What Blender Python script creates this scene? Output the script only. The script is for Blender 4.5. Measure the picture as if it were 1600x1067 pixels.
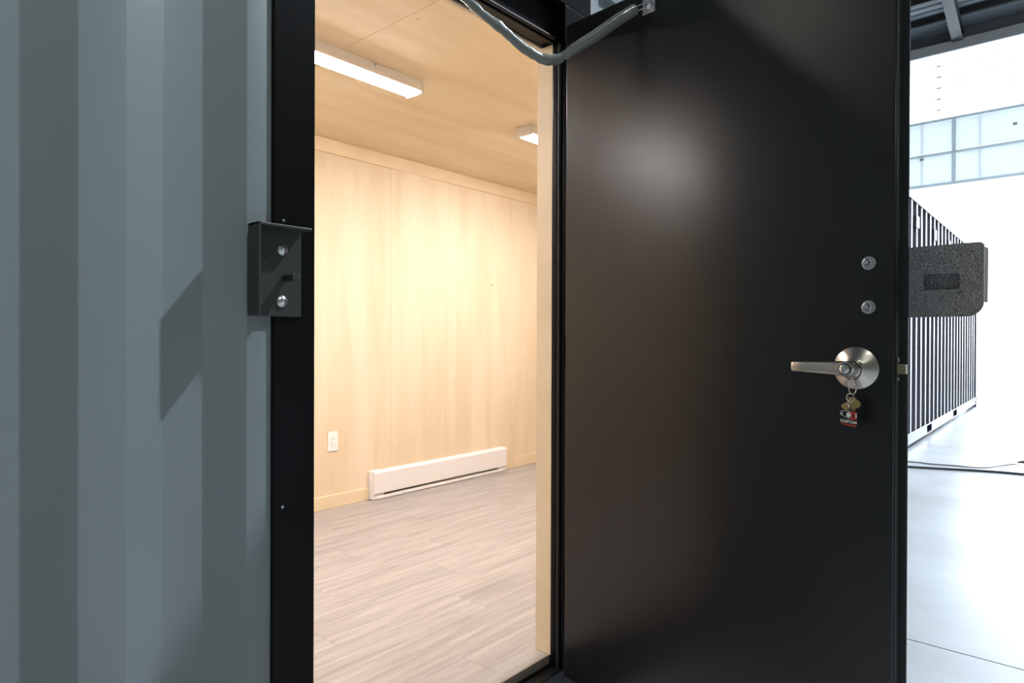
import bpy, bmesh, math, random
from mathutils import Vector, Matrix
random.seed(7)
for o in list(bpy.data.objects): bpy.data.objects.remove(o)
SC = bpy.context.scene
COL = SC.collection

# ------------------------------------------------------------------ camera
CZ = 1.225
yaw, pitch, roll = math.atan2(885, 1010), math.radians(-0.25), math.radians(0.2)
fw = Vector((math.cos(yaw)*math.cos(pitch), math.sin(yaw)*math.cos(pitch), math.sin(pitch)))
rt = Vector((math.sin(yaw), -math.cos(yaw), 0)); up = rt.cross(fw)
rt2 = rt*math.cos(roll) + up*math.sin(roll); up2 = up*math.cos(roll) - rt*math.sin(roll)
cd = bpy.data.cameras.new('camera'); cam = bpy.data.objects.new('camera', cd); COL.objects.link(cam)
cd.sensor_width = 36; cd.lens = 36*1010/1600; cd.clip_start = 0.02; cd.clip_end = 400
m = Matrix((rt2, up2, -fw)).transposed().to_4x4(); m.translation = (0, 0, CZ); cam.matrix_world = m
SC.camera = cam

# ------------------------------------------------------------------ daylight, exposure
SKY = 12.5
HIGHBAY_W = 90
LAMP_E = 115.0
w = bpy.data.worlds.new('sky'); SC.world = w; w.use_nodes = True
bg = w.node_tree.nodes['Background']; bg.inputs[0].default_value = (0.80, 0.90, 1.0, 1); bg.inputs[1].default_value = SKY
pl = bpy.data.lights.new('daylight_portal', 'AREA'); pl.shape = 'RECTANGLE'; pl.size = 5.0; pl.size_y = 8.6
pl.cycles.is_portal = True
po = bpy.data.objects.new('daylight_portal', pl); COL.objects.link(po)
po.location = (18.95, 0.3, 2.53); po.rotation_euler = (0, math.radians(90), 0)   # the open hall door, facing into the hall
SC.view_settings.view_transform = 'Standard'; SC.view_settings.look = 'None'
SC.view_settings.exposure = 0.0; SC.view_settings.gamma = 1.0; SC.view_settings.use_curve_mapping = False

# ------------------------------------------------------------------ helpers
MATS = {}
def mat(name, col, rough=0.5, metal=0.0, spec=0.5, noise=None, bump=None, coat=0.0):
    """noise=(scale vec, amount, detail) mottles the colour; bump=(scale vec, strength)"""
    if name in MATS: return MATS[name]
    M = bpy.data.materials.new(name); M.use_nodes = True; nt = M.node_tree; b = nt.nodes['Principled BSDF']
    b.inputs['Base Color'].default_value = (*col, 1); b.inputs['Roughness'].default_value = rough
    b.inputs['Metallic'].default_value = metal; b.inputs['Specular IOR Level'].default_value = spec
    b.inputs['Coat Weight'].default_value = coat
    tc = None
    def coords(scale):
        nonlocal tc
        if tc is None: tc = nt.nodes.new('ShaderNodeNewGeometry')
        mp = nt.nodes.new('ShaderNodeMapping'); mp.inputs['Scale'].default_value = scale
        nt.links.new(tc.outputs['Position'], mp.inputs['Vector']); return mp.outputs[0]
    if noise:
        n = nt.nodes.new('ShaderNodeTexNoise'); n.inputs['Scale'].default_value = 1; n.inputs['Detail'].default_value = noise[2]
        nt.links.new(coords(noise[0]), n.inputs['Vector'])
        r = nt.nodes.new('ShaderNodeValToRGB'); a = noise[1]
        r.color_ramp.elements[0].position = 0.3; r.color_ramp.elements[1].position = 0.7
        r.color_ramp.elements[0].color = (*[c*(1-a) for c in col], 1); r.color_ramp.elements[1].color = (*[min(1, c*(1+a)) for c in col], 1)
        nt.links.new(n.outputs['Fac'], r.inputs[0]); nt.links.new(r.outputs[0], b.inputs['Base Color'])
    if bump:
        n2 = nt.nodes.new('ShaderNodeTexNoise'); n2.inputs['Scale'].default_value = 1; n2.inputs['Detail'].default_value = 3
        nt.links.new(coords(bump[0]), n2.inputs['Vector'])
        bp = nt.nodes.new('ShaderNodeBump'); bp.inputs['Strength'].default_value = bump[1]; bp.inputs['Distance'].default_value = 0.01
        nt.links.new(n2.outputs['Fac'], bp.inputs['Height']); nt.links.new(bp.outputs[0], b.inputs['Normal'])
    MATS[name] = M; return M

def emis(name, col, s):
    M = bpy.data.materials.new(name); M.use_nodes = True; b = M.node_tree.nodes['Principled BSDF']
    b.inputs['Base Color'].default_value = (0.9, 0.9, 0.9, 1)
    b.inputs['Emission Color'].default_value = (*col, 1); b.inputs['Emission Strength'].default_value = s
    MATS[name] = M; return M

def box(bm, x0, x1, y0, y1, z0, z1, bev=0.0, seg=2):
    vs = [bm.verts.new((x, y, z)) for x in (x0, x1) for y in (y0, y1) for z in (z0, z1)]
    fs = [bm.faces.new([vs[i] for i in q]) for q in ((0,1,3,2),(4,6,7,5),(0,4,5,1),(2,3,7,6),(0,2,6,4),(1,5,7,3))]
    bmesh.ops.recalc_face_normals(bm, faces=fs)
    if bev > 0:
        es = list({e for f in fs for e in f.edges})
        bmesh.ops.bevel(bm, geom=es, offset=bev, segments=seg, affect='EDGES', profile=0.5)
    return bm

def frame_axes(axis):
    a = Vector(axis).normalized(); h = Vector((0, 0, 1)) if abs(a.z) < 0.9 else Vector((1, 0, 0))
    u = h.cross(a).normalized(); return a, u, a.cross(u)

def lathe(bm, origin, axis, prof, n=24):
    """prof: list of (distance along axis, radius)"""
    a, u, v = frame_axes(axis); o = Vector(origin); rings = []
    for d, r in prof:
        if r < 1e-6: rings.append([bm.verts.new(o + a*d)])
        else: rings.append([bm.verts.new(o + a*d + (u*math.cos(t) + v*math.sin(t))*r) for t in (2*math.pi*k/n for k in range(n))])
    for A, B in zip(rings, rings[1:]):
        if len(A) == 1 and len(B) == 1: continue
        for k in range(n):
            q = [A[k % len(A)], A[(k+1) % len(A)], B[(k+1) % len(B)], B[k % len(B)]]
            s = []
            for x in q:
                if x not in s: s.append(x)
            if len(s) > 2: bm.faces.new(s)
    for R, flip in ((rings[0], True), (rings[-1], False)):
        if len(R) > 2: bm.faces.new(R[::-1] if flip else R)
    bmesh.ops.recalc_face_normals(bm, faces=bm.faces[:]); return bm

def tube(bm, pts, r, n=10, flat=None):
    pts = [Vector(p) for p in pts]; rings = []; pu = None
    for i, p in enumerate(pts):
        t = (pts[min(i+1, len(pts)-1)] - pts[max(i-1, 0)]).normalized()
        if pu is None: _, pu, _ = frame_axes(t)
        u = (pu - t*pu.dot(t)).normalized(); v = t.cross(u); pu = u
        rr = r[i] if isinstance(r, (list, tuple)) else r
        fl = flat[i] if flat else 1.0
        rings.append([bm.verts.new(p + u*math.cos(a)*rr*fl + v*math.sin(a)*rr) for a in (2*math.pi*k/n for k in range(n))])
    for A, B in zip(rings, rings[1:]):
        for k in range(n): bm.faces.new((A[k], A[(k+1) % n], B[(k+1) % n], B[k]))
    bm.faces.new(rings[0][::-1]); bm.faces.new(rings[-1])
    bmesh.ops.recalc_face_normals(bm, faces=bm.faces[:]); return bm

def prism(bm, poly, axis, d0, d1):
    """extrude a 2D polygon; axis 'x': poly=(y,z); 'y': (x,z); 'z': (x,y)"""
    def P(a, b, d): return {'x': (d, a, b), 'y': (a, d, b), 'z': (a, b, d)}[axis]
    A = [bm.verts.new(P(a, b, d0)) for a, b in poly]; B = [bm.verts.new(P(a, b, d1)) for a, b in poly]
    n = len(poly); fs = [bm.faces.new(A), bm.faces.new(B[::-1])]
    for k in range(n): fs.append(bm.faces.new((A[k], B[k], B[(k+1) % n], A[(k+1) % n])))
    bmesh.ops.recalc_face_normals(bm, faces=fs); return bm

def B(): return bmesh.new()
def obj(name, bm, M, parent=None, smooth=False, loc=None):
    me = bpy.data.meshes.new(name); bm.to_mesh(me); bm.free()
    if smooth:
        for p in me.polygons: p.use_smooth = True
        try: me.set_sharp_from_angle(angle=math.radians(35))
        except Exception: pass
    me.materials.append(MATS[M] if isinstance(M, str) else M)
    o = bpy.data.objects.new(name, me); COL.objects.link(o)
    if parent: o.parent = parent
    if loc: o.location = loc
    return o
def empty(name, loc=(0, 0, 0), rz=0.0):
    o = bpy.data.objects.new(name, None); COL.objects.link(o); o.location = loc; o.rotation_euler = (0, 0, rz)
    o.empty_display_size = 0.1; return o
def tag(o, label, cat, group=None, kind=None):
    o['label'] = label; o['category'] = cat
    if group: o['group'] = group
    if kind: o['kind'] = kind
    return o
def struct(o, label=None):
    o['kind'] = 'structure'
    if label: o['label'] = label
    return o
def copy_tree(o, parent=None):
    c = o.copy(); COL.objects.link(c); c.parent = parent
    for ch in list(o.children): copy_tree(ch, c)
    return c

# ------------------------------------------------------------------ materials
mat('grey_paint', (0.245, 0.290, 0.312), 0.42, noise=((3, 3, 1.5), 0.03, 3), bump=((60, 60, 60), 0.02))
mat('black_paint', (0.0035, 0.004, 0.0055), 0.34, spec=0.16)
mat('black_steel', (0.026, 0.031, 0.034), 0.5)
mat('door_paint', (0.0105, 0.0112, 0.0130), 0.285)
mat('seal_rubber', (0.010, 0.010, 0.010), 0.6)
mat('powder_coat', (0.25, 0.255, 0.275), 0.5, noise=((420, 420, 420), 0.8, 1), bump=((420, 420, 420), 0.25))
mat('bracket_paint', (0.046, 0.049, 0.050), 0.40, bump=((500, 500, 500), 0.05))
mat('zinc', (0.72, 0.74, 0.76), 0.28, 1.0)
mat('zinc_dull', (0.42, 0.44, 0.46), 0.38, 1.0)
mat('brushed_nickel', (0.60, 0.57, 0.53), 0.30, 1.0)
mat('lock_core', (0.80, 0.82, 0.84), 0.2, 1.0)
mat('brass', (0.70, 0.50, 0.20), 0.3, 1.0)
mat('steel', (0.55, 0.55, 0.55), 0.3, 1.0)
mat('plate_dark', (0.05, 0.05, 0.055), 0.4, 0.6)
mat('rust_bronze', (0.085, 0.045, 0.030), 0.6, spec=0.2)
mat('latch_brass', (0.30, 0.27, 0.18), 0.45, 1.0)
mat('screw_tan', (0.36, 0.25, 0.13), 0.4, 0.3)
mat('seal_brown', (0.055, 0.042, 0.032), 0.55)
mat('cord_black', (0.01, 0.01, 0.01), 0.7)
mat('vinyl_sleeve', (0.20, 0.215, 0.22), 0.30, spec=0.6, bump=((70, 70, 70), 0.12), coat=0.5)
mat('white_metal', (0.82, 0.80, 0.80), 0.4)
mat('white_plastic', (0.86, 0.85, 0.84), 0.35)
mat('heater_fin', (0.45, 0.40, 0.36), 0.5)
mat('pale_pine', (0.77, 0.625, 0.435), 0.5, noise=((6, 6, 6), 0.05, 3))
mat('threshold_metal', (0.30, 0.25, 0.215), 0.5)
mat('concrete', (0.49, 0.515, 0.55), 0.32, spec=0.5, noise=((1.3, 1.3, 1.3), 0.20, 8), bump=((8, 8, 8), 0.03))
mat('joint_dark', (0.10, 0.10, 0.10), 0.8)
mat('yard_ground', (0.45, 0.45, 0.44), 0.8)
mat('hall_cladding', (0.34, 0.345, 0.255), 0.6)
mat('roof_steel', (0.13, 0.15, 0.17), 0.55)
mat('beam_steel', (0.016, 0.018, 0.020), 0.45)
mat('flashing', (0.40, 0.40, 0.41), 0.5)
mat('far_container_paint', (0.040, 0.038, 0.060), 0.30)
mat('pocket_dark', (0.004, 0.004, 0.004), 0.8)
mat('black_rubber', (0.03, 0.03, 0.032), 0.5)
mat('maroon_plastic', (0.10, 0.03, 0.05), 0.45)
mat('tag_black', (0.010, 0.010, 0.011), 0.3)
mat('tag_white', (0.85, 0.85, 0.85), 0.4)
mat('tag_red', (0.62, 0.05, 0.03), 0.4)
emis('diffuser', (1.0, 0.948, 0.925), LAMP_E)
emis('highbay_lens', (0.93, 0.97, 1.0), 25)

def translucent(name, col, amt):
    M = bpy.data.materials.new(name); M.use_nodes = True; nt = M.node_tree
    b = nt.nodes['Principled BSDF']; b.inputs['Base Color'].default_value = (*col, 1); b.inputs['Roughness'].default_value = 0.4
    t = nt.nodes.new('ShaderNodeBsdfTranslucent'); t.inputs[0].default_value = (*col, 1)
    mx = nt.nodes.new('ShaderNodeMixShader'); mx.inputs[0].default_value = amt
    nt.links.new(b.outputs[0], mx.inputs[1]); nt.links.new(t.outputs[0], mx.inputs[2])
    nt.links.new(mx.outputs[0], nt.nodes['Material Output'].inputs[0]); MATS[name] = M
translucent('clear_siding', (0.95, 0.96, 0.97), 0.75)
translucent('door_panel_skin', (0.92, 0.95, 0.97), 0.24)
translucent('door_rail_skin', (0.80, 0.88, 0.93), 0.12)  # rails pale and translucent to imitate the glare washing over them

def plywood(name, grain, base=(0.75, 0.628, 0.475)):
    """grain: scale vector with the small entry along the grain"""
    M = bpy.data.materials.new(name); M.use_nodes = True; nt = M.node_tree; b = nt.nodes['Principled BSDF']
    b.inputs['Roughness'].default_value = 0.55; b.inputs['Specular IOR Level'].default_value = 0.3
    g = nt.nodes.new('ShaderNodeNewGeometry'); oi = nt.nodes.new('ShaderNodeObjectInfo')
    ad = nt.nodes.new('ShaderNodeVectorMath'); ad.operation = 'ADD'
    sc = nt.nodes.new('ShaderNodeVectorMath'); sc.operation = 'SCALE'; sc.inputs[0].default_value = (7, 11, 13)
    nt.links.new(oi.outputs['Random'], sc.inputs['Scale'])
    nt.links.new(g.outputs['Position'], ad.inputs[0]); nt.links.new(sc.outputs[0], ad.inputs[1])
    mp = nt.nodes.new('ShaderNodeMapping'); mp.inputs['Scale'].default_value = grain; nt.links.new(ad.outputs[0], mp.inputs[0])
    n = nt.nodes.new('ShaderNodeTexNoise'); n.inputs['Scale'].default_value = 1; n.inputs['Detail'].default_value = 6; n.inputs['Distortion'].default_value = 0.6
    nt.links.new(mp.outputs[0], n.inputs['Vector'])
    r = nt.nodes.new('ShaderNodeValToRGB'); e = r.color_ramp.elements
    e[0].position = 0.30; e[1].position = 0.68
    e[0].color = (base[0]*0.93, base[1]*0.90, base[2]*0.83, 1); e[1].color = (base[0]*1.04, base[1]*1.05, base[2]*1.06, 1)
    nt.links.new(n.outputs['Fac'], r.inputs[0])
    # small dark knots
    vo = nt.nodes.new('ShaderNodeTexVoronoi'); vo.inputs['Scale'].default_value = 2.6; nt.links.new(ad.outputs[0], vo.inputs['Vector'])
    kr = nt.nodes.new('ShaderNodeValToRGB'); k = kr.color_ramp.elements
    k[0].position = 0.012; k[1].position = 0.05; k[0].color = (0.55, 0.42, 0.30, 1); k[1].color = (1, 1, 1, 1)
    nt.links.new(vo.outputs['Distance'], kr.inputs[0])
    mx = nt.nodes.new('ShaderNodeMix'); mx.data_type = 'RGBA'; mx.blend_type = 'MULTIPLY'; mx.inputs[0].default_value = 1
    nt.links.new(r.outputs[0], mx.inputs[6]); nt.links.new(kr.outputs[0], mx.inputs[7])
    nt.links.new(mx.outputs[2], b.inputs['Base Color']); MATS[name] = M
plywood('ply_wall', (7, 7, 0.8)); plywood('ply_ceiling', (1.1, 6, 6), (0.77, 0.650, 0.475))

def plank_mat():
    M = bpy.data.materials.new('vinyl_plank'); M.use_nodes = True; nt = M.node_tree; b = nt.nodes['Principled BSDF']
    b.inputs['Roughness'].default_value = 0.45; b.inputs['Specular IOR Level'].default_value = 0.35
    g = nt.nodes.new('ShaderNodeNewGeometry'); oi = nt.nodes.new('ShaderNodeObjectInfo')
    sc = nt.nodes.new('ShaderNodeVectorMath'); sc.operation = 'SCALE'; sc.inputs[0].default_value = (17, 23, 5)
    nt.links.new(oi.outputs['Random'], sc.inputs['Scale'])
    ad = nt.nodes.new('ShaderNodeVectorMath'); ad.operation = 'ADD'; nt.links.new(g.outputs['Position'], ad.inputs[0]); nt.links.new(sc.outputs[0], ad.inputs[1])
    mp = nt.nodes.new('ShaderNodeMapping'); mp.inputs['Scale'].default_value = (2.4, 34, 34); nt.links.new(ad.outputs[0], mp.inputs[0])
    n = nt.nodes.new('ShaderNodeTexNoise'); n.inputs['Scale'].default_value = 1; n.inputs['Detail'].default_value = 5; n.inputs['Roughness'].default_value = 0.6
    n.inputs['Distortion'].default_value = 0.5
    nt.links.new(mp.outputs[0], n.inputs['Vector'])
    r = nt.nodes.new('ShaderNodeValToRGB'); e = r.color_ramp.elements; e[0].position = 0.28; e[1].position = 0.72
    e[0].color = (0.27, 0.245, 0.232, 1); e[1].color = (0.445, 0.412, 0.398, 1)
    nt.links.new(n.outputs['Fac'], r.inputs[0])
    hv = nt.nodes.new('ShaderNodeHueSaturation'); mr = nt.nodes.new('ShaderNodeMapRange'); mr.inputs[3].default_value = 0.96; mr.inputs[4].default_value = 1.04
    nt.links.new(oi.outputs['Random'], mr.inputs[0]); nt.links.new(mr.outputs[0], hv.inputs['Value']); nt.links.new(r.outputs[0], hv.inputs['Color'])
    nt.links.new(hv.outputs[0], b.inputs['Base Color']); MATS['vinyl_plank'] = M
plank_mat()

# ================================================================== THE HALL
# floor: concrete slabs cut by joints
hf = struct(obj('hall_floor', box(B(), -12, 18.9, -14, 9, -0.30, -0.012), 'joint_dark'), 'concrete floor of the bright workshop hall')
xs = [-12, -6.94, -1.94, 3.06, 8.9, 13.9, 18.86]; ys = [-14, -9.2, -4.2, 3.9, 9]
for i in range(len(xs)-1):
    for j in range(len(ys)-1):
        obj('concrete_slab', box(B(), xs[i]+.004, xs[i+1]-.004, ys[j]+.004, ys[j+1]-.004, -0.05, 0), 'concrete', hf)
struct(obj('yard_ground', box(B(), 18.9, 140, -70, 70, -0.30, -0.012), 'yard_ground'), 'bright paved yard outside the hall door')
struct(obj('trim_1', box(B(), 18.86, 18.98, -4.0, 4.6, -0.012, 0.012), 'beam_steel'), 'steel threshold rail across the open hall doorway')
# walls of the hall
struct(obj('wall_left', box(B(), -12, 19.1, 9, 9.2, 0, 12.6), 'hall_cladding'), 'clad side wall of the hall behind the containers')
struct(obj('wall_right', box(B(), -12, 19.1, -14.2, -14, 0, 12.6), 'hall_cladding'), 'clad side wall of the hall')
struct(obj('wall_rear', box(B(), -12.2, -12, -14.2, 9.2, 0, 12.6), 'hall_cladding'), 'clad rear wall of the hall')
we = struct(empty('wall_end', (18.95, 0, 0)), 'translucent end wall of the hall above the open door')
bm = B(); box(bm, 0, 0.15, 4.6, 9.2, 0, 6.6); obj('cladding', bm, 'hall_cladding', we)
bm = B(); box(bm, 0, 0.15, -14.2, -4.0, 0, 6.6); obj('cladding', bm, 'hall_cladding', we)
# strips of clear siding, lapped
zs = [6.62 + 0.27*k for k in range(7)]
for a, b_ in zip(zs, zs[1:]):
    obj('siding_strip', prism(B(), [(-0.030, a-0.02), (-0.022, a-0.02), (0.02, b_), (0.012, b_)], 'y', -14, 9), 'clear_siding', we)
    obj('siding_lap', box(B(), -0.036, -0.031, -14, 9, a-0.022, a-0.002), 'door_rail_skin', we)
    box_y = 2.62
    obj('siding_clip', box(B(), -0.045, -0.02, box_y-0.05, box_y+0.05, a-0.02, a+0.02), 'white_metal', we)
# raised sectional door
sd = struct(empty('door_2', (18.80, 0, 0)), 'raised sectional hall door with translucent white panels')
ST = [4.55, 2.29, 0.05, -2.2, -4.0]
for z0, z1 in ((5.03, 5.77), (5.80, 6.58)):
    for k in range(len(ST)-1):
        obj('panel', box(B(), 0, 0.02, ST[k+1]+0.035, ST[k]-0.035, z0+0.03, z1-0.02), 'door_panel_skin', sd)
for z in (5.03, 5.785, 6.60):
    obj('rail', box(B(), -0.02, 0.05, -4.0, 4.6, z-0.035, z+0.035, 0.005, 1), 'door_rail_skin', sd)
for y in ST:
    obj('stile', box(B(), -0.015, 0.045, y-0.04, y+0.04, 5.06, 6.58), 'door_rail_skin', sd)
for y in (2.95, 1.78, 0.9):
    obj('bracing_bar', box(B(), 0.022, 0.035, y-0.015, y+0.015, 5.07, 6.57), 'white_metal', sd)
for y, z in ((2.95, 5.70), (1.12, 6.2)):
    obj('hinge', box(B(), -0.04, -0.02, y-0.04, y+0.04, z-0.03, z+0.03, 0.005, 1), 'flashing', sd)
# roof: ribbed deck sloping down to the end wall, rafters and purlins
rf = struct(empty('ceiling_hall', (0, 0, 0)), 'dark ribbed metal roof of the hall with purlins and rafters')
SL = 0.22
def rz(x): return 8.78 + (18.95 - x)*SL if x > 2 else rz(2.0001) - (2 - x)*SL
bm = B()
xk = 18.95; prof = []
while xk > 14.5:                      # ribs modelled on the stretch near the eave that the camera sees
    prof += [(xk, 0), (xk-0.10, 0), (xk-0.13, 0.035), (xk-0.17, 0.035)]; xk -= 0.20
prof += [(xk, 0), (2.0, 0), (-12.2, 0)]
A = [bm.verts.new((x, -14.2, rz(x)+h)) for x, h in prof]; Bv = [bm.verts.new((x, 9.2, rz(x)+h)) for x, h in prof]
for k in range(len(prof)-1): bm.faces.new((A[k], Bv[k], Bv[k+1], A[k+1]))
obj('roof_deck', bm, 'roof_steel', rf)
for x in (18.25, 17.45, 16.3, 15.1, 13.9, 12.5, 11.0, 9.5, 8.0, 6.5, 5.0, 3.5):
    obj('purlin', box(B(), x-0.05, x+0.05, -14, 9, rz(x)-0.14, rz(x)-0.005), 'beam_steel', rf)
for y in (7.5, 2.22, -3.2, -8.6):
    for wd, t0, t1 in ((0.11, 0.43, 0.41), (0.02, 0.42, 0.15), (0.11, 0.16, 0.14)):
        bm = B(); prism(bm, [(18.9, rz(18.9)-t0), (18.9, rz(18.9)-t1), (2.0, rz(2.001)-t1), (2.0, rz(2.001)-t0)], 'y', y-wd, y+wd)
        obj('rafter_flange' if wd > 0.05 else 'rafter_web', bm, 'beam_steel', rf)
obj('eave_beam', box(B(), 18.72, 18.9, -14, 9, 8.20, 8.46, 0.02, 2), 'flashing', rf)
obj('eave_wall', box(B(), 18.93, 19.05, -14, 9, 8.23, 8.82), 'roof_steel', rf)

# high-bay lamps under the roof (out of the frame, they light this side of the hall)
def high_bay(loc, label, watts, col=(1.0, 0.98, 0.84)):
    t = tag(empty('high_bay_lamp', loc), label, 'lamp', 'high-bay lamps under the hall roof')
    obj('housing', lathe(B(), (0, 0, 0), (0, 0, 1), [(0, .20), (0.02, .21), (0.06, .20), (0.12, .10), (0.22, .08), (0.24, 0)], 20), 'beam_steel', t, True)
    obj('lens', lathe(B(), (0, 0, -0.012), (0, 0, 1), [(0, 0), (0, .17), (0.01, .18)], 20), 'highbay_lens', t)
    obj('rod', tube(B(), [(0, 0, .23), (0, 0, rz(loc[0])-loc[2]-0.01)], .012, 8), 'steel', t)
    ld = bpy.data.lights.new('high_bay_light', 'AREA'); ld.shape = 'DISK'; ld.size = 0.5; ld.energy = watts; ld.color = col
    lo = bpy.data.objects.new('high_bay_light', ld); COL.objects.link(lo); lo.parent = t; lo.location = (0, 0, -0.03)
high_bay((6.8, -2.3, 9.6), 'high-bay lamp hanging above the floor hoses', HIGHBAY_W*13.5, (0.84, 0.93, 1.0))
high_bay((-1.0, -3.2, 9.0), 'added fill high-bay lamp above the spot before the grey container', HIGHBAY_W)  # added as ambient fill from behind the camera
high_bay((-6.0, -6.0, 9.0), 'added fill high-bay lamp nearest the rear wall of the hall', HIGHBAY_W)  # second unseen lamp, likewise added for ambient fill

high_bay((-8.8, 5.9, 7.7), 'high-bay lamp hanging low over the containers near the rear wall', HIGHBAY_W*0.8)

# ================================================================== THE GREY CONTAINER (the setting)
DO, DI, SEG = 1.283, 1.319, 0.0743
X0 = 0.2672                              # here the wall goes from its inner to its outer flat
def corr(x):
    t = ((x - X0) / SEG) % 4
    if t < 1: return DI + (DO-DI)*t
    if t < 2: return DO
    if t < 3: return DO + (DI-DO)*(t-2)
    return DI
def corrugated(xa, xb, z0, z1, th=0.003, off=0.0):
    xs_ = [xa] + [X0 + k*SEG for k in range(-60, 200) if xa + 1e-4 < X0 + k*SEG < xb - 1e-4] + [xb]
    poly = [(x, corr(x)+off) for x in xs_] + [(x, corr(x)+off+th) for x in reversed(xs_)]
    return prism(B(), poly, 'z', z0, z1)
XL, XR = -2.15, 5.15                      # ends of the container
FL, CE = 0.165, 2.458                     # inside floor and ceiling
ox0, ox1 = 0.791, 1.716                   # door opening
fx0, fx1 = 0.692, 1.864                   # outside of the steel door frame
HB, HF, HT = 2.208, 2.325, 2.430          # stop underside, front face underside, top                     # header
wf = struct(empty('wall_front', (0, 0, 0)), 'grey corrugated steel container wall beside the doorway')
def bevel_sheet(o):
    md = o.modifiers.new('bend', 'BEVEL'); md.width = 0.006; md.segments = 3; md.limit_method = 'ANGLE'; md.angle_limit = math.radians(15)
    for p in o.data.polygons: p.use_smooth = True
    return o
bevel_sheet(obj('corrugated_sheet', corrugated(XL, fx0, 0.15, 2.62), 'grey_paint', wf))
bevel_sheet(obj('corrugated_sheet', corrugated(fx1, XR, 0.15, 2.62), 'grey_paint', wf))
bevel_sheet(obj('corrugated_sheet', corrugated(fx0, fx1, HT, 2.62), 'grey_paint', wf))
obj('bottom_rail', box(B(), XL, XR, 1.285, 1.36, 0.0, 0.11), 'grey_paint', wf)
obj('top_rail', box(B(), XL, XR, 1.283, 1.36, 2.62, 2.72), 'grey_paint', wf)
# inside lining of the front wall, round the doorway
for a, b_, c, d in ((XL, ox0, FL, CE), (ox1, XR, FL, CE), (ox0, ox1, HB, CE)):
    obj('plywood_panel', box(B(), a, b_, 1.376, 1.39, c, d), 'ply_wall', wf)

# steel door frame
fr = struct(empty('trim_2', (0, 0, 0)), 'black steel door frame with a pale plywood reveal')
YF = 1.275
obj('jamb', box(B(), fx0, ox0, YF, 1.326, 0.0, HT, 0.003, 2), 'black_paint', fr)
obj('jamb', box(B(), ox1, fx1, YF, 1.326, 0.0, HF, 0.003, 2), 'black_paint', fr)
obj('header', box(B(), ox0, fx1, YF, 1.332, HF, HT, 0.003, 2), 'black_paint', fr)
obj('header_stop', box(B(), ox0, ox1+0.02, 1.318, 1.332, HB, HF, 0.002, 2), 'black_paint', fr)
obj('sill', box(B(), ox0, ox1, YF, 1.334, 0.0, 0.133, 0.003, 2), 'black_paint', fr)
obj('door_stop', box(B(), ox1-0.010, ox1, 1.300, 1.320, 0.118, HB, 0.003, 2), 'black_paint', fr)
obj('weather_seal', tube(B(), [(ox1-0.006, 1.293, 0.13), (ox1-0.006, 1.293, HB-0.01)], 0.006, 8), 'seal_rubber', fr, True)
obj('weather_seal', tube(B(), [(ox0+0.01, 1.313, HB+0.012), (ox1-0.01, 1.313, HB+0.012)], 0.006, 8), 'seal_brown', fr, True)
obj('plywood_reveal', box(B(), ox1-0.002, ox1+0.012, 1.326, 1.390, FL, HB), 'pale_pine', fr)
obj('plywood_reveal', box(B(), ox0-0.012, ox0-0.002, 1.326, 1.390, FL, HB), 'pale_pine', fr)
obj('header_liner', box(B(), ox0-0.012, ox1+0.012, 1.333, 1.3755, HB+0.006, HB+0.018), 'black_paint', fr)
obj('threshold', box(B(), ox0-0.002, ox1-0.002, 1.330, 1.338, 0.134, FL+0.0005, 0.002, 2), 'threshold_metal', fr)
for x, z in ((0.7152, 1.4752), (0.7135, 0.8644), (0.7152, 2.05)):
    obj('screw', lathe(B(), (x, YF-0.0005, z), (0, -1, 0), [(0, .0035), (.0012, .003), (.0016, 0)], 10), 'zinc', fr, True)

# inside: far wall with plywood sheets, ceiling sheets, plank floor
YW = 3.5
wb = struct(obj('wall_back', box(B(), XL, XR, YW+0.014, YW+0.08, 0.0, 2.6), 'hall_cladding'), 'plywood lined long wall inside the container')
PX = [XL, -0.895, 0.32, 1.535, 2.750, 3.965, XR]
for a, b_ in zip(PX, PX[1:]):
    obj('plywood_panel', box(B(), a+0.0004, b_-0.0004, YW, YW+0.012, FL-0.005, CE, 0.001, 1), 'ply_wall', wb)
    for z in (0.5, 1.10, 1.70, 2.20):
        for x in (a+0.015,):
            obj('screw', lathe(B(), (x, YW+0.0004, z), (0, -1, 0), [(0, .0045), (.0008, .0035)], 8), 'screw_tan', wb)
obj('crown_board', box(B(), XL, XR, YW-0.013, YW-0.0005, CE-0.088, CE-0.0005, 0.002, 1), 'pale_pine', wb)
bb = struct(empty('baseboard_back', (0, 0, 0)), 'pale wooden baseboard along the plywood wall')
for a, b_ in ((XL, 2.563), (3.867, XR)):
    obj('board', box(B(), a, b_, YW-0.014, YW-0.0005, FL, FL+0.083, 0.003, 2), 'pale_pine', bb)
for nm, x0_, x1_ in (('wall_inside_west', XL-0.06, XL), ('wall_inside_east', XR, XR+0.06)):
    o = struct(empty(nm, (0, 0, 0)), 'plywood lined end wall inside the container')
    obj('plywood_panel', box(B(), x0_, x1_, 1.283, 2.44, 0.0, 2.6), 'ply_wall', o)
    obj('plywood_panel', box(B(), x0_, x1_, 2.443, 3.58, 0.0, 2.6), 'ply_wall', o)
    xe = x0_-0.05 if x0_ < 0 else x1_
    obj('steel_end', box(B(), xe, xe+0.05, 1.283, 3.60, 0.0, 2.72), 'grey_paint', o)
ce = struct(empty('ceiling', (0, 0, 0)), 'plywood sheet ceiling inside the container')
CX = [XL, -0.84, 1.60, 4.04, XR]
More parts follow.
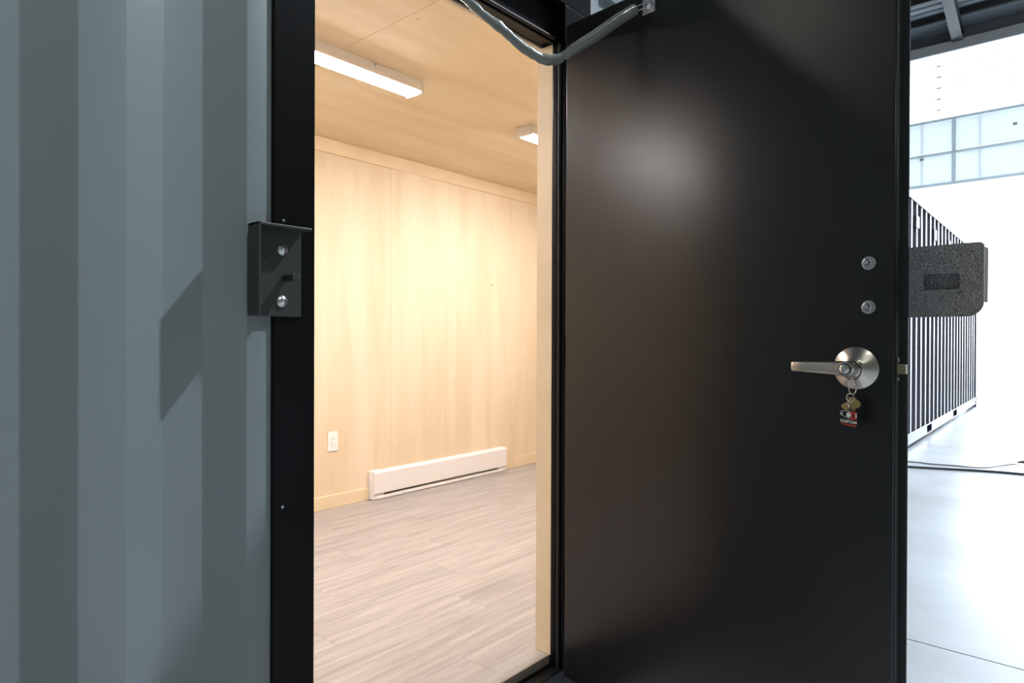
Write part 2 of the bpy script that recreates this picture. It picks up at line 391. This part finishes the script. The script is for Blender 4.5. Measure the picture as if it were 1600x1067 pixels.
for a, b_ in zip(CX, CX[1:]):
    for y0, y1 in ((1.376, 3.52),):
        obj('plywood_panel', box(B(), a+0.0004, b_-0.0004, y0+0.0004, y1-0.0004, CE, CE+0.012, 0.001, 1), 'ply_ceiling', ce)
        for x in (a+0.04, a+0.42, a+0.84, a+1.25, a+1.66):
            for y in (y0+0.03, y0+0.55, y0+1.5, y1-0.05):
                if x < b_: obj('screw', lathe(B(), (x, y, CE+0.0004), (0, 0, -1), [(0, .0045), (.0008, .0035)], 8), 'screw_tan', ce)
obj('roof_sheet', box(B(), XL, XR, 1.30, 3.58, CE+0.014, 2.70), 'grey_paint', ce)
fl = struct(obj('floor', box(B(), XL, XR, 1.37, 3.52, 0.02, FL-0.006), 'joint_dark'), 'grey brown vinyl plank floor inside the container')
PW, PL = 0.178, 1.22
obj('doorway_subfloor', box(B(), ox0, ox1-0.003, 1.338, 1.37, 0.02, FL-0.006), 'joint_dark', fl)
obj('floor_plank', box(B(), ox0, ox1-0.003, 1.3385, 1.3838, FL-0.005, FL, 0.0003, 1), 'vinyl_plank', fl)
pm = None; r = 0; y = 1.384
while y < 3.5:
    off = -[0.0, 0.46, 0.88, 0.23, 0.69][r % 5]
    x = XL + off
    y1 = min(y + PW, 3.51)
    while x < XR:
        a, b_ = max(x, XL), min(x + PL, XR)
        if b_ - a > 0.05:
            full = (b_ - a) > PL - 1e-4 and (y1 - y) > PW - 1e-4
            if full and pm:
                o = bpy.data.objects.new('floor_plank', pm); COL.objects.link(o); o.parent = fl
            else:
                o = obj('floor_plank', box(B(), 0.0002, b_-a-0.0002, 0.0002, y1-y-0.0002, -0.005, 0, 0.0003, 1), 'vinyl_plank', fl)
                if full: pm = o.data
            o.location = (a, y, FL)
        x += PL
    y += PW; r += 1

# ceiling lights
def lamp_proto():
    t = empty('ceiling_light', (0, 0, 0))
    L, W = 1.22, 0.108
    hs = [(-W/2, 0), (W/2, 0), (W/2+0.004, -0.048), (-W/2-0.004, -0.048)]
    obj('housing', prism(B(), [(a, b_) for a, b_ in hs], 'x', 0.012, L-0.012), 'white_metal', t)
    dp = []
    for k in range(9):
        a = math.pi*k/8; dp.append((math.cos(a)*(W/2-0.004), -0.047 - 0.013*math.sin(a)))
    obj('diffuser', prism(B(), dp, 'x', 0.020, L-0.020), 'diffuser', t, True)
    for x0_, x1_ in ((0, 0.018), (L-0.018, L)):
        obj('end_cap', box(B(), x0_, x1_, -W/2-0.005, W/2+0.005, -0.058, 0, 0.004, 2), 'white_metal', t)
    obj('latch_clip', box(B(), 0.93, 0.96, -W/2-0.012, -W/2-0.002, -0.018, -0.006, 0.002, 1), 'white_metal', t)
    return t
LP = lamp_proto()
for i, (x, lb) in enumerate(((0.840, 'long white ceiling light cut off by the black door frame'), (2.862, 'ceiling light partly hidden behind the plywood reveal, beside the open door'),
                             (-1.19, 'ceiling light hidden behind the corrugated wall'))):
    t = LP if i == 0 else copy_tree(LP)
    t.location = (x, 2.430, CE); tag(t, lb, 'lamp', 'ceiling lights inside the container')

# baseboard heater
hx0, hx1 = 2.566, 3.866; L = hx1-hx0
ht = tag(empty('baseboard_heater', (hx0, YW, FL)), 'white electric baseboard heater on the plywood wall', 'heater')
obj('back_plate', box(B(), 0.01, L-0.01, -0.012, -0.001, 0.008, 0.185), 'white_metal', ht)
obj('front_cover', prism(B(), [(-0.012, 0.190), (-0.052, 0.190), (-0.063, 0.178), (-0.063, 0.046), (-0.058, 0.042), (-0.054, 0.046), (-0.054, 0.174), (-0.047, 0.182), (-0.012, 0.182)], 'x', 0.004, L-0.004), 'white_metal', ht)
obj('bottom_rail', box(B(), 0.03, L-0.03, -0.056, -0.012, 0.004, 0.026, 0.003, 2), 'white_metal', ht)
obj('heating_element', tube(B(), [(0.03, -0.032, 0.06), (L-0.03, -0.032, 0.06)], 0.018, 12), 'heater_fin', ht)
for a, b_ in ((0.001, 0.09), (L-0.09, L-0.001)):
    obj('end_box', box(B(), a, b_, -0.0535, -0.001, 0.004, 0.191, 0.004, 2), 'white_metal', ht)

# outlet
ot = tag(empty('wall_outlet', (2.297, YW, 0.580)), 'white wall outlet plate left of the baseboard heater', 'outlet')
obj('cover_plate', box(B(), -0.037, 0.037, -0.006, -0.0005, -0.062, 0.062, 0.003, 2), 'white_plastic', ot)
obj('receptacle', box(B(), -0.017, 0.017, -0.009, -0.006, -0.034, 0.034, 0.002, 2), 'white_plastic', ot)
for z in (-0.019, 0.019):
    obj('slot', box(B(), -0.008, -0.006, -0.0095, -0.0085, z-0.005, z+0.005), 'plate_dark', ot)
    obj('slot', box(B(), 0.006, 0.008, -0.0095, -0.0085, z-0.005, z+0.005), 'plate_dark', ot)

# ================================================================== THE OPEN DOOR
AN = math.radians(85.5)
dr = struct(empty('door_1', (1.705, 1.283, 0.0), math.pi + AN), 'black steel door standing wide open on the container')
T = 0.045
obj('leaf', box(B(), 0.022, 0.980, 0.0, T, 0.118, 2.246, 0.0025, 2), 'door_paint', dr)
obj('edge_channel', box(B(), 0.9795, 0.9815, 0.008, T-0.006, 0.12, 2.244), 'seal_rubber', dr)
obj('astragal', box(B(), 0.955, 0.9955, T+0.0005, T+0.0065, 0.118, 2.246, 0.001, 1), 'black_steel', dr)
for z in (0.40, 1.18, 2.0):
    obj('hinge', tube(B(), [(0.010, 0.052, z-0.055), (0.010, 0.052, z+0.055)], 0.011, 12), 'black_paint', dr, True)
    obj('hinge_leaf', box(B(), 0.012, 0.07, T+0.0005, T+0.004, z-0.05, z+0.05), 'black_paint', dr)
# through bolts with washer and nut
for z in (1.3985, 1.2990):
    nb = obj('bolt', lathe(B(), (0.9285, -0.0005, z), (0, -1, 0), [(0, .0150), (.0025, .0150), (.0026, .013)], 24), 'zinc', dr, True)
    obj('nut', lathe(B(), (0.9285, -0.0032, z), (0, -1, 0), [(0, .0112), (.0085, .0112), (.0100, .0090)], 6), 'zinc_dull', nb)
    obj('thread_end', lathe(B(), (0.9285, -0.012, z), (0, -1, 0), [(0, .0064), (.009, .0064), (.0110, .005), (.0112, 0)], 14), 'zinc', nb, True)
# latch
lt = obj('latch_plate', box(B(), 0.9805, 0.9835, 0.009, 0.035, 1.160-0.028, 1.160+0.028, 0.001, 1), 'plate_dark', dr)
for z in (-0.021, 0.021):
    obj('screw', lathe(B(), (0.9836, 0.022, 1.160+z), (1, 0, 0), [(0, .004), (.001, .0035), (.0014, 0)], 10), 'steel', lt, True)
obj('latch_bolt', prism(B(), [(0.983, 0.012), (0.999, 0.016), (0.999, 0.030), (0.983, 0.032)], 'z', 1.160-0.0105, 1.160+0.0105), 'latch_brass', lt)
# lever set
HX, HZ = 0.9035, 1.1605
rose = obj('rose', lathe(B(), (HX, -0.0005, HZ), (0, -1, 0), [(0, .0485), (.004, .0485), (.007, .046), (.020, .0235), (.022, .021), (.024, .020)], 48), 'brushed_nickel', dr, True)
obj('collar', lathe(B(), (HX, -0.024, HZ), (0, -1, 0), [(0, .0195), (.004, .0195), (.006, .0170), (.030, .0155)], 32), 'brushed_nickel', rose, True)
lev = B()
# lever: swept oval section from the hub toward the hinge side, tapering
sec = [(HX+0.004, .0165, .014), (HX-0.010, .0165, .0145), (HX-0.030, .0155, .0125), (HX-0.060, .0140, .0105), (HX-0.090, .0128, .0095), (HX-0.117, .0120, .009), (HX-0.121, .0105, .0075)]
rings = []
for i, (x, hz, hy) in enumerate(sec):
    ring = []
    for k in range(16):
        a = 2*math.pi*k/16; c, s = math.cos(a), math.sin(a)
        ring.append(lev.verts.new((x, -0.060 + hy*math.copysign(abs(c)**0.6, c), HZ + 0.001*i*0.4 + hz*math.copysign(abs(s)**0.6, s))))
    rings.append(ring)
for A_, B_ in zip(rings, rings[1:]):
    for k in range(16): lev.faces.new((A_[k], A_[(k+1) % 16], B_[(k+1) % 16], B_[k]))
lev.faces.new(rings[0]); lev.faces.new(rings[-1][::-1]); bmesh.ops.recalc_face_normals(lev, faces=lev.faces[:])
lever = obj('lever', lev, 'brushed_nickel', dr, True)
obj('hub', lathe(B(), (HX, -0.044, HZ), (0, -1, 0), [(0, .0155), (.010, .0175), (.028, .0175), (.031, .0155)], 32), 'brushed_nickel', lever, True)
obj('lock_cylinder', lathe(B(), (HX, -0.0755, HZ), (0, -1, 0), [(0, .0105), (.0020, .0105), (.0030, .009), (.0032, 0)], 24), 'lock_core', lever, True)
obj('keyway_ring', lathe(B(), (HX, -0.0752, HZ), (0, -1, 0), [(0, .0125), (.0008, .0125), (.0010, .0105)], 24), 'plate_dark', lever, True)

# lock shroud on the outside face of the door, reaching past its edge
sh = obj('lock_shroud', B(), 'powder_coat', dr)
def rounded(x0, x1, z0, z1, r0=0.0, r1=0.0, n=8):
    """r1: radius lower outer corner, r0: upper outer corner"""
    p = [(x0, z0)]
    if r1: p += [(x1-r1+r1*math.cos(a), z0+r1+r1*math.sin(a)) for a in (-math.pi/2 + math.pi/2*k/n for k in range(n+1))]
    else: p += [(x1, z0)]
    if r0: p += [(x1-r0+r0*math.cos(a), z1-r0+r0*math.sin(a)) for a in (math.pi/2*k/n for k in range(n+1))]
    else: p += [(x1, z1)]
    p += [(x0, z1)]; return p
S0, S1, SZ0, SZ1 = 0.9965, 1.133, 1.2755, 1.4325
bm = B(); outer = rounded(S0, S1, SZ0, SZ1, 0.012, 0.030)
yo, yi = 0.053, 0.058           # plate thickness
hx_0, hx_1, hz0, hz1, hr = 1.0245, 1.0905, 1.335, 1.370, 0.006
hole = []
for cx, cz, a0 in ((hx_1-hr, hz0+hr, -90), (hx_1-hr, hz1-hr, 0), (hx_0+hr, hz1-hr, 90), (hx_0+hr, hz0+hr, 180)):
    hole += [(cx+hr*math.cos(math.radians(a0+k*22.5)), cz+hr*math.sin(math.radians(a0+k*22.5))) for k in range(5)]
def plate_with_hole(bm, outer, hole, y0, y1):
    for yy in (y0, y1):
        vo = [bm.verts.new((a, yy, b_)) for a, b_ in outer]; vh = [bm.verts.new((a, yy, b_)) for a, b_ in hole]
        eo = [bm.edges.new((vo[k], vo[(k+1) % len(vo)])) for k in range(len(vo))]
        eh = [bm.edges.new((vh[k], vh[(k+1) % len(vh)])) for k in range(len(vh))]
        bmesh.ops.triangle_fill(bm, use_beauty=True, edges=eo+eh)
        if yy == y0: V0 = (vo, vh)
        else: V1 = (vo, vh)
    for a, b_ in zip(V0, V1):
        n = len(a)
        for k in range(n): bm.faces.new((a[k], a[(k+1) % n], b_[(k+1) % n], b_[k]))
    bmesh.ops.recalc_face_normals(bm, faces=bm.faces[:])
plate_with_hole(bm, outer, hole, yo, yi); bm.to_mesh(sh.data); bm.free()
obj('slot_pocket', box(B(), hx_0-0.003, hx_1+0.003, yi+0.010, yi+0.014, hz0-0.003, hz1+0.003), 'powder_coat', sh)
for a, b_, c, d in ((hx_0-0.003, hx_0-0.001, hz0, hz1), (hx_1+0.001, hx_1+0.003, hz0, hz1), (hx_0, hx_1, hz0-0.003, hz0-0.001), (hx_0, hx_1, hz1+0.001, hz1+0.003)):
    obj('slot_wall', box(B(), a, b_, yi-0.001, yi+0.010, c, d), 'bracket_paint', sh)  # darker coat than the plate stands in for shade inside the slot
obj('mounting_flange', box(B(), 0.86, S0+0.003, T+0.007, T+0.012, SZ0, SZ1, 0.001, 1), 'powder_coat', sh)
obj('side_wall', box(B(), S1-0.004, S1, yi, 0.098, 1.306, SZ1-0.010), 'rust_bronze', sh)
obj('top_wall', box(B(), 1.002, S1-0.006, yi, 0.098, SZ1-0.004, SZ1), 'powder_coat', sh)

# keys hanging from the lever
def door_pt(s, o, z): return dr.matrix_basis @ Vector((s, o, z))
ks = tag(empty('key_ring', (0, 0, 0)), 'bunch of brass keys with a small black and red tag hanging from the lever', 'keys')
ks.matrix_basis = Matrix.Translation(door_pt(HX+0.002, -0.036, HZ)) @ Matrix.Rotation(math.pi + AN, 4, 'Z')
def torus(bm, c, R, r_, ax, n=28, stretch=1.0):
    a, u, v = frame_axes(ax); pts = []
    for k in range(n): 
        t = 2*math.pi*k/n; pts.append(Vector(c) + u*math.cos(t)*R + v*math.sin(t)*R*stretch)
    rings = []
    for k in range(n):
        tg = (pts[(k+1) % n]-pts[k-1]).normalized(); rd = (pts[k]-Vector(c)).normalized(); b2 = tg.cross(rd).normalized()
        rings.append([bm.verts.new(pts[k] + (rd*math.cos(q)+b2*math.sin(q))*r_) for q in (2*math.pi*j/8 for j in range(8))])
    for k in range(n):
        for j in range(8): bm.faces.new((rings[k][j], rings[k][(j+1) % 8], rings[(k+1) % n][(j+1) % 8], rings[(k+1) % n][j]))
    bmesh.ops.recalc_face_normals(bm, faces=bm.faces[:]); return bm
# a black cord round the neck of the lever carries the split ring
obj('cord_loop', torus(B(), (0, 0, -0.004), 0.0195, 0.0011, (0.0, 1.0, 0.0), stretch=1.05), 'cord_black', ks, True)
obj('split_ring', torus(B(), (0.002, -0.001, -0.041), 0.0085, 0.0014, (0.1, 1, 0), stretch=2.0), 'steel', ks, True)
obj('small_ring', torus(B(), (-0.002, -0.003, -0.066), 0.0095, 0.0011, (0.3, 0.95, 0)), 'steel', ks, True)
for i, (z0, sp) in enumerate(((0, 0), (-0.005, 1), (-0.010, 0), (-0.015, 1))):
    obj('chain_link', torus(B(), (-0.002, -0.012, -0.068+z0), 0.0034, 0.0008, (1, 0, 0) if sp else (0, 1, 0), 14), 'steel', ks, True)
def key_shape(cx, cz, r_, ang):
    pts = []
    for k in range(24):
        a = 2*math.pi*k/24; rr = r_*(1 + 0.14*math.cos(3*a)); pts.append((rr*math.sin(a), rr*math.cos(a)))
    c, s = math.cos(ang), math.sin(ang)
    return [(cx + c*x - s*z, cz + s*x + c*z) for x, z in pts]
for cx, cz, r_, an, yy in ((0.0055, -0.078, 0.0130, 0.35, -0.004), (-0.0095, -0.085, 0.0085, -0.4, -0.009)):
    kb = obj('key', prism(B(), key_shape(cx, cz, r_, an), 'y', yy, yy+0.002), 'brass', ks)
    obj('key_blade', box(B(), cx-0.0035, cx+0.0035, yy+0.0002, yy+0.0018, cz-0.036, cz-r_+0.002), 'brass', kb)
TG, TX, TZ, TS = -0.016, -0.0010, -0.0935, 1.0     # tag face, left-right centre, top, scale
def tp(p): return [(TX + x*TS, TZ + z*TS) for x, z in p]
tg = obj('key_tag', prism(B(), tp([(-0.0180, -0.0020), (-0.0160, 0), (0.0175, -0.0012), (0.0180, -0.0350), (0.0140, -0.0400), (-0.0040, -0.0370), (-0.0180, -0.0330)]), 'y', TG, TG+0.003), 'tag_black', ks)
tg['label'] = 'black tag with a white and red container emblem and the word CUSTOM'
ty = TG - 0.0003
def flat(name, poly, M): return obj(name, prism(B(), tp(poly), 'y', ty, TG), M, tg)
flat('emblem_red_end', [(0.0045, -0.0020), (0.0170, -0.0030), (0.0170, -0.0190), (0.0045, -0.0200), (0.0045, -0.0160), (0.0060, -0.0100)], 'tag_red')
ty -= 0.0002
flat('emblem_slot', [(0.0090, -0.0065), (0.0125, -0.0080), (0.0118, -0.0150), (0.0085, -0.0165)], 'tag_black')
flat('emblem_light', [(0.0140, -0.0060), (0.0168, -0.0050), (0.0168, -0.0160), (0.0145, -0.0150)], 'tag_white')
flat('emblem_hexagon', [(-0.0045, -0.0060), (0.0000, -0.0035), (0.0045, -0.0055), (0.0048, -0.0125), (0.0005, -0.0155), (-0.0042, -0.0130)], 'tag_white')
flat('emblem_bar', [(-0.0145, -0.0045), (-0.0125, -0.0035), (-0.0135, -0.0100), (-0.0150, -0.0110)], 'tag_white')
for x0_, z0_, x1_, z1_ in ((-0.0172, -0.0045, -0.0155, -0.0012), (-0.0155, -0.0012, 0.0045, -0.0012), (-0.0172, -0.0045, -0.0170, -0.0100), (-0.0170, -0.0100, 0.0035, -0.0185)):
    dx, dz = x1_-x0_, z1_-z0_; ln = math.hypot(dx, dz); nx, nz = -dz/ln*0.0004, dx/ln*0.0004
    flat('emblem_outline', [(x0_+nx, z0_+nz), (x1_+nx, z1_+nz), (x1_-nx, z1_-nz), (x0_-nx, z0_-nz)], 'tag_white')
cu = bpy.data.curves.new('tag_text', 'FONT'); cu.body = 'CUSTOM'; cu.size = 0.0088; cu.extrude = 0.00012; cu.align_x = 'CENTER'; cu.offset = 0.00030
to = bpy.data.objects.new('tag_text', cu); COL.objects.link(to); bpy.context.view_layer.update()
me = bpy.data.meshes.new_from_object(to.evaluated_get(bpy.context.evaluated_depsgraph_get()))
bpy.data.objects.remove(to)
me.materials.clear(); me.materials.append(MATS['tag_white'])
wds = [v.co.x for v in me.vertices]; mid = (max(wds)+min(wds))/2; k = 0.0345/(max(wds)-min(wds))
for v in me.vertices:                       # lettering lies on the tag face, tilted a little down to the right
    xx = (v.co.x-mid)*k
    v.co = Vector((TX + xx, ty - v.co.z, TZ - 0.0275 + v.co.y*0.95 - xx*0.10))
tx = bpy.data.objects.new('tag_lettering', me); COL.objects.link(tx); tx.parent = tg
x = -0.0165
for wd_, h_ in ((.0040, .0022), (.0032, .0030), (.0044, .0030), (.0034, .0042), (.0044, .0040), (.0034, .0046), (.0040, .0034)):
    z = -0.0290 - (x+0.0165)*0.10
    flat('lower_line_mark', [(x, z), (x+wd_, z-0.0002), (x+wd_, z-h_), (x, z-h_+0.0004)], 'tag_red'); x += wd_ + 0.0008

# ================================================================== LOCK BRACKET ON THE FRAME
lb = tag(empty('lock_bracket', (0.636, YF, 1.270)), 'dark grey steel lock bracket with two silver bolts on the black door frame', 'bracket')
BW, BH, BP = 0.118, 0.188, 0.046
obj('back_plate', box(B(), 0, BW, -0.006, -0.0005, 0, BH, 0.001, 1), 'bracket_paint', lb)
obj('side_flange', box(B(), 0.0, 0.006, -BP, -0.005, 0, BH, 0.0015, 2), 'bracket_paint', lb)
obj('top_flange', box(B(), 0.0, BW+0.002, -BP, -0.005, BH-0.006, BH, 0.0015, 2), 'bracket_paint', lb)
for z in (0.142, 0.032):
    obj('carriage_bolt', lathe(B(), (0.073, -0.006, z), (0, -1, 0), [(0, .0125), (.0015, .0125), (.005, .0095), (.007, .005), (.0078, 0)], 24), 'zinc', lb, True)
hs = obj('hasp_tab', box(B(), 0.074, 0.082, -0.046, -0.005, 0.074, 0.088, 0.001, 1), 'bracket_paint', lb)
obj('hasp_pin', box(B(), 0.082, 0.094, -0.046, -0.022, 0.075, 0.087, 0.001, 1), 'bracket_paint', hs)

# ================================================================== DOOR CHAIN IN ITS SLEEVE
ch = tag(empty('door_chain', (0, 0, 0)), 'door limit chain in a sagging grey vinyl sleeve between header and door', 'chain')
P1 = Vector(door_pt(0.333, -0.020, 2.196)); P2 = Vector((1.12, 1.287, 2.20))
key = [((1.655, .978, 2.186), .0165, 1.0), ((1.62, 1.006, 2.156), .0170, 1.0), ((1.565, 1.052, 2.102), .0168, .98), ((1.515, 1.093, 2.058), .0155, .9), ((1.497, 1.108, 2.040), .0135, .75),
       ((1.488, 1.115, 2.033), .0115, .65), ((1.478, 1.122, 2.024), .0150, .7), ((1.450, 1.138, 2.016), .0165, .7), ((1.432, 1.146, 2.0165), .0140, .6), ((1.405, 1.156, 2.024), .0165, .62),
       ((1.378, 1.167, 2.034), .0165, .6), ((1.345, 1.183, 2.056), .0130, .6), ((1.310, 1.200, 2.081), .0165, .45), ((1.275, 1.216, 2.099), .0140, .55), ((1.24, 1.232, 2.124), .0130, .6),
       ((1.19, 1.256, 2.156), .0125, .6), ((1.145, 1.280, 2.190), .0115, .6)]
rn = random.Random(3); pts, rad, flt = [], [], []
for i in range(len(key)-1):
    (p0, r0, f0), (p1, r1, f1) = key[i], key[i+1]; n_ = 2 if i < 4 else 3
    for j in range(n_):
        t = j/n_; q = Vector(p0).lerp(Vector(p1), t); w_ = 0.0 if i < 4 else 0.0012
        pts.append(q + Vector((0, 0, rn.uniform(-w_, w_)))); rad.append((r0+(r1-r0)*t)*(1 + (rn.uniform(-.10, .10) if i >= 4 else 0))); flt.append(f0+(f1-f0)*t)
pts.append(Vector(key[-1][0])); rad.append(key[-1][1]); flt.append(.6)
sl = obj('vinyl_sleeve', tube(B(), pts, rad, 12, flt), 'vinyl_sleeve', ch, True)
bk = obj('bracket', box(B(), -0.022, 0.022, -0.004, -0.0005, -0.024, 0.022, 0.002, 2), 'zinc', ch)
bk.matrix_basis = Matrix.Translation(door_pt(0.340, 0, 2.196)) @ Matrix.Rotation(math.pi + AN, 4, 'Z')
obj('bracket_bolt', lathe(B(), (0.004, -0.004, -0.004), (0, -1, 0), [(0, .011), (.006, .011), (.007, .009), (.012, .005), (.0125, 0)], 6), 'zinc', bk)
pa = Vector(pts[0]); pb = Vector(door_pt(0.336, -0.012, 2.194)); sd_ = Vector((0.004, 0.004, -0.004))
for s in (-1, 1):
    obj('eye_wire', tube(B(), [pa + (pa-pb)*0.2 + sd_*s, pb + sd_*s*1.2], 0.0018, 8), 'zinc', ch, True)
obj('header_bracket', box(B(), 1.10, 1.145, 1.312, 1.3175, 2.235, 2.275, 0.001, 1), 'zinc', ch)
obj('eye_wire', tube(B(), [Vector(pts[-1]), (1.122, 1.310, 2.245)], 0.002, 8), 'zinc', ch, True)

# ================================================================== BLACK CONTAINER IN THE HALL
CY, cx0, cx1, cz0, cz1 = 1.42, 7.8, 14.78, 0.045, 2.885
sc_ = tag(empty('shipping_container', (cx0, CY, 0)), 'black corrugated shipping container standing behind the open door', 'container')
L = cx1-cx0
def zig(x, p=0.31, d=0.045):
    t = (x/p*4) % 4
    return d*(1-t) if t < 1 else 0 if t < 2 else d*(t-2) if t < 3 else d
xs_ = [0.08]; k = 1
while k*0.0775 < L-0.16:
    if k*0.0775 > 0.09: xs_.append(k*0.0775)
    k += 1
xs_.append(L-0.16)
poly = [(x, 0.012+zig(x)) for x in xs_] + [(x, 0.016+zig(x)) for x in reversed(xs_)]
obj('corrugated_side', prism(B(), poly, 'z', 0.165, cz1-0.06), 'far_container_paint', sc_)
# bottom rail cut by two forklift pockets
pk = [(9.52-cx0, 9.86-cx0), (11.78-cx0, 12.16-cx0)]
segs = [(0.0, pk[0][0]), (pk[0][1], pk[1][0]), (pk[1][1], L)]
for a, b_ in segs: obj('bottom_rail', box(B(), a, b_, 0.0, 0.07, cz0, 0.170, 0.003, 1), 'far_container_paint', sc_)
for a, b_ in pk:
    p_ = obj('forklift_pocket', box(B(), a, b_, 0.066, 0.07, cz0+0.02, 0.150), 'pocket_dark', sc_)
    obj('pocket_lintel', box(B(), a, b_, 0.0, 0.07, 0.150, 0.170), 'far_container_paint', p_)
    obj('pocket_strap', box(B(), a, b_, 0.0, 0.07, cz0, cz0+0.018), 'far_container_paint', p_)
obj('top_rail', box(B(), 0, L, 0.0, 0.06, cz1-0.06, cz1, 0.004, 1), 'far_container_paint', sc_)
for a, b_ in ((0, 0.08), (L-0.16, L)):
    obj('corner_post', box(B(), a, b_, 0.0, 0.12, 0.10, cz1-0.10, 0.004, 1), 'far_container_paint', sc_)
    for z0_, z1_ in ((0.0, 0.12), (cz1-0.11, cz1+0.01)):
        obj('corner_casting', box(B(), a-0.006 if a == 0 else a, b_ if a == 0 else b_+0.006, -0.008, 0.16, z0_, z1_, 0.006, 2), 'far_container_paint', sc_)
bm = B(); box(bm, 0.05, L-0.05, 0.075, 2.40, 0.18, cz1-0.03); obj('body', bm, 'far_container_paint', sc_)
for x in (1.02, 2.26, 3.50):
    obj('vent', box(B(), x-0.10, x+0.10, -0.002, 0.030, 2.54, 2.68, 0.008, 2), 'far_container_paint', sc_)

# ================================================================== HOSE, CABLE, CONNECTOR ON THE FLOOR
def smooth_path(ps, n=8):
    ps = [Vector(p) for p in ps]; out = []
    for i in range(len(ps)-1):
        p0, p1, p2, p3 = ps[max(i-1, 0)], ps[i], ps[i+1], ps[min(i+2, len(ps)-1)]
        for j in range(n):
            t = j/n; out.append(0.5*((2*p1) + (p2-p0)*t + (2*p0-5*p1+4*p2-p3)*t*t + (3*p1-p0-3*p2+p3)*t**3))
    return out + [ps[-1]]
o = obj('air_hose', tube(B(), smooth_path([(6.75, 2.3, .011), (7.05, 1.6, .011), (7.16, 1.23, .011), (7.30, .90, .011), (7.416, .642, .011), (7.475, .365, .011), (7.52, -.4, .011), (7.6, -1.6, .011)]), 0.011, 10), 'black_rubber', None, True)
tag(o, 'thick dark hose lying straight across the bright hall floor', 'hose')
o = obj('power_cable', tube(B(), smooth_path([(7.3, 2.1, .006), (7.5, 1.29, .006), (7.50, 1.1, .006), (7.56, .88, .006), (7.57, .78, .006), (7.64, .66, .006), (7.86, .56, .006), (8.01, .49, .006), (8.03, .43, .016)]), 0.005, 8), 'black_rubber', None, True)
tag(o, 'thin wavy cable on the hall floor beyond the thick hose', 'cable')
cn = tag(empty('cable_connector', (8.03, 0.40, 0.0), math.radians(-85)), 'dark maroon plug lying at the end of the thin cable', 'plug')
obj('plug_body', lathe(B(), (0.01, 0, 0.042), (1, 0, 0), [(0, .02), (.03, .040), (.10, .042), (.13, .036), (.131, 0)], 16), 'maroon_plastic', cn, True)
obj('strain_relief', lathe(B(), (-0.045, 0, 0.030), (1, 0, 0.2), [(0, .007), (.055, .016)], 12), 'maroon_plastic', cn, True)
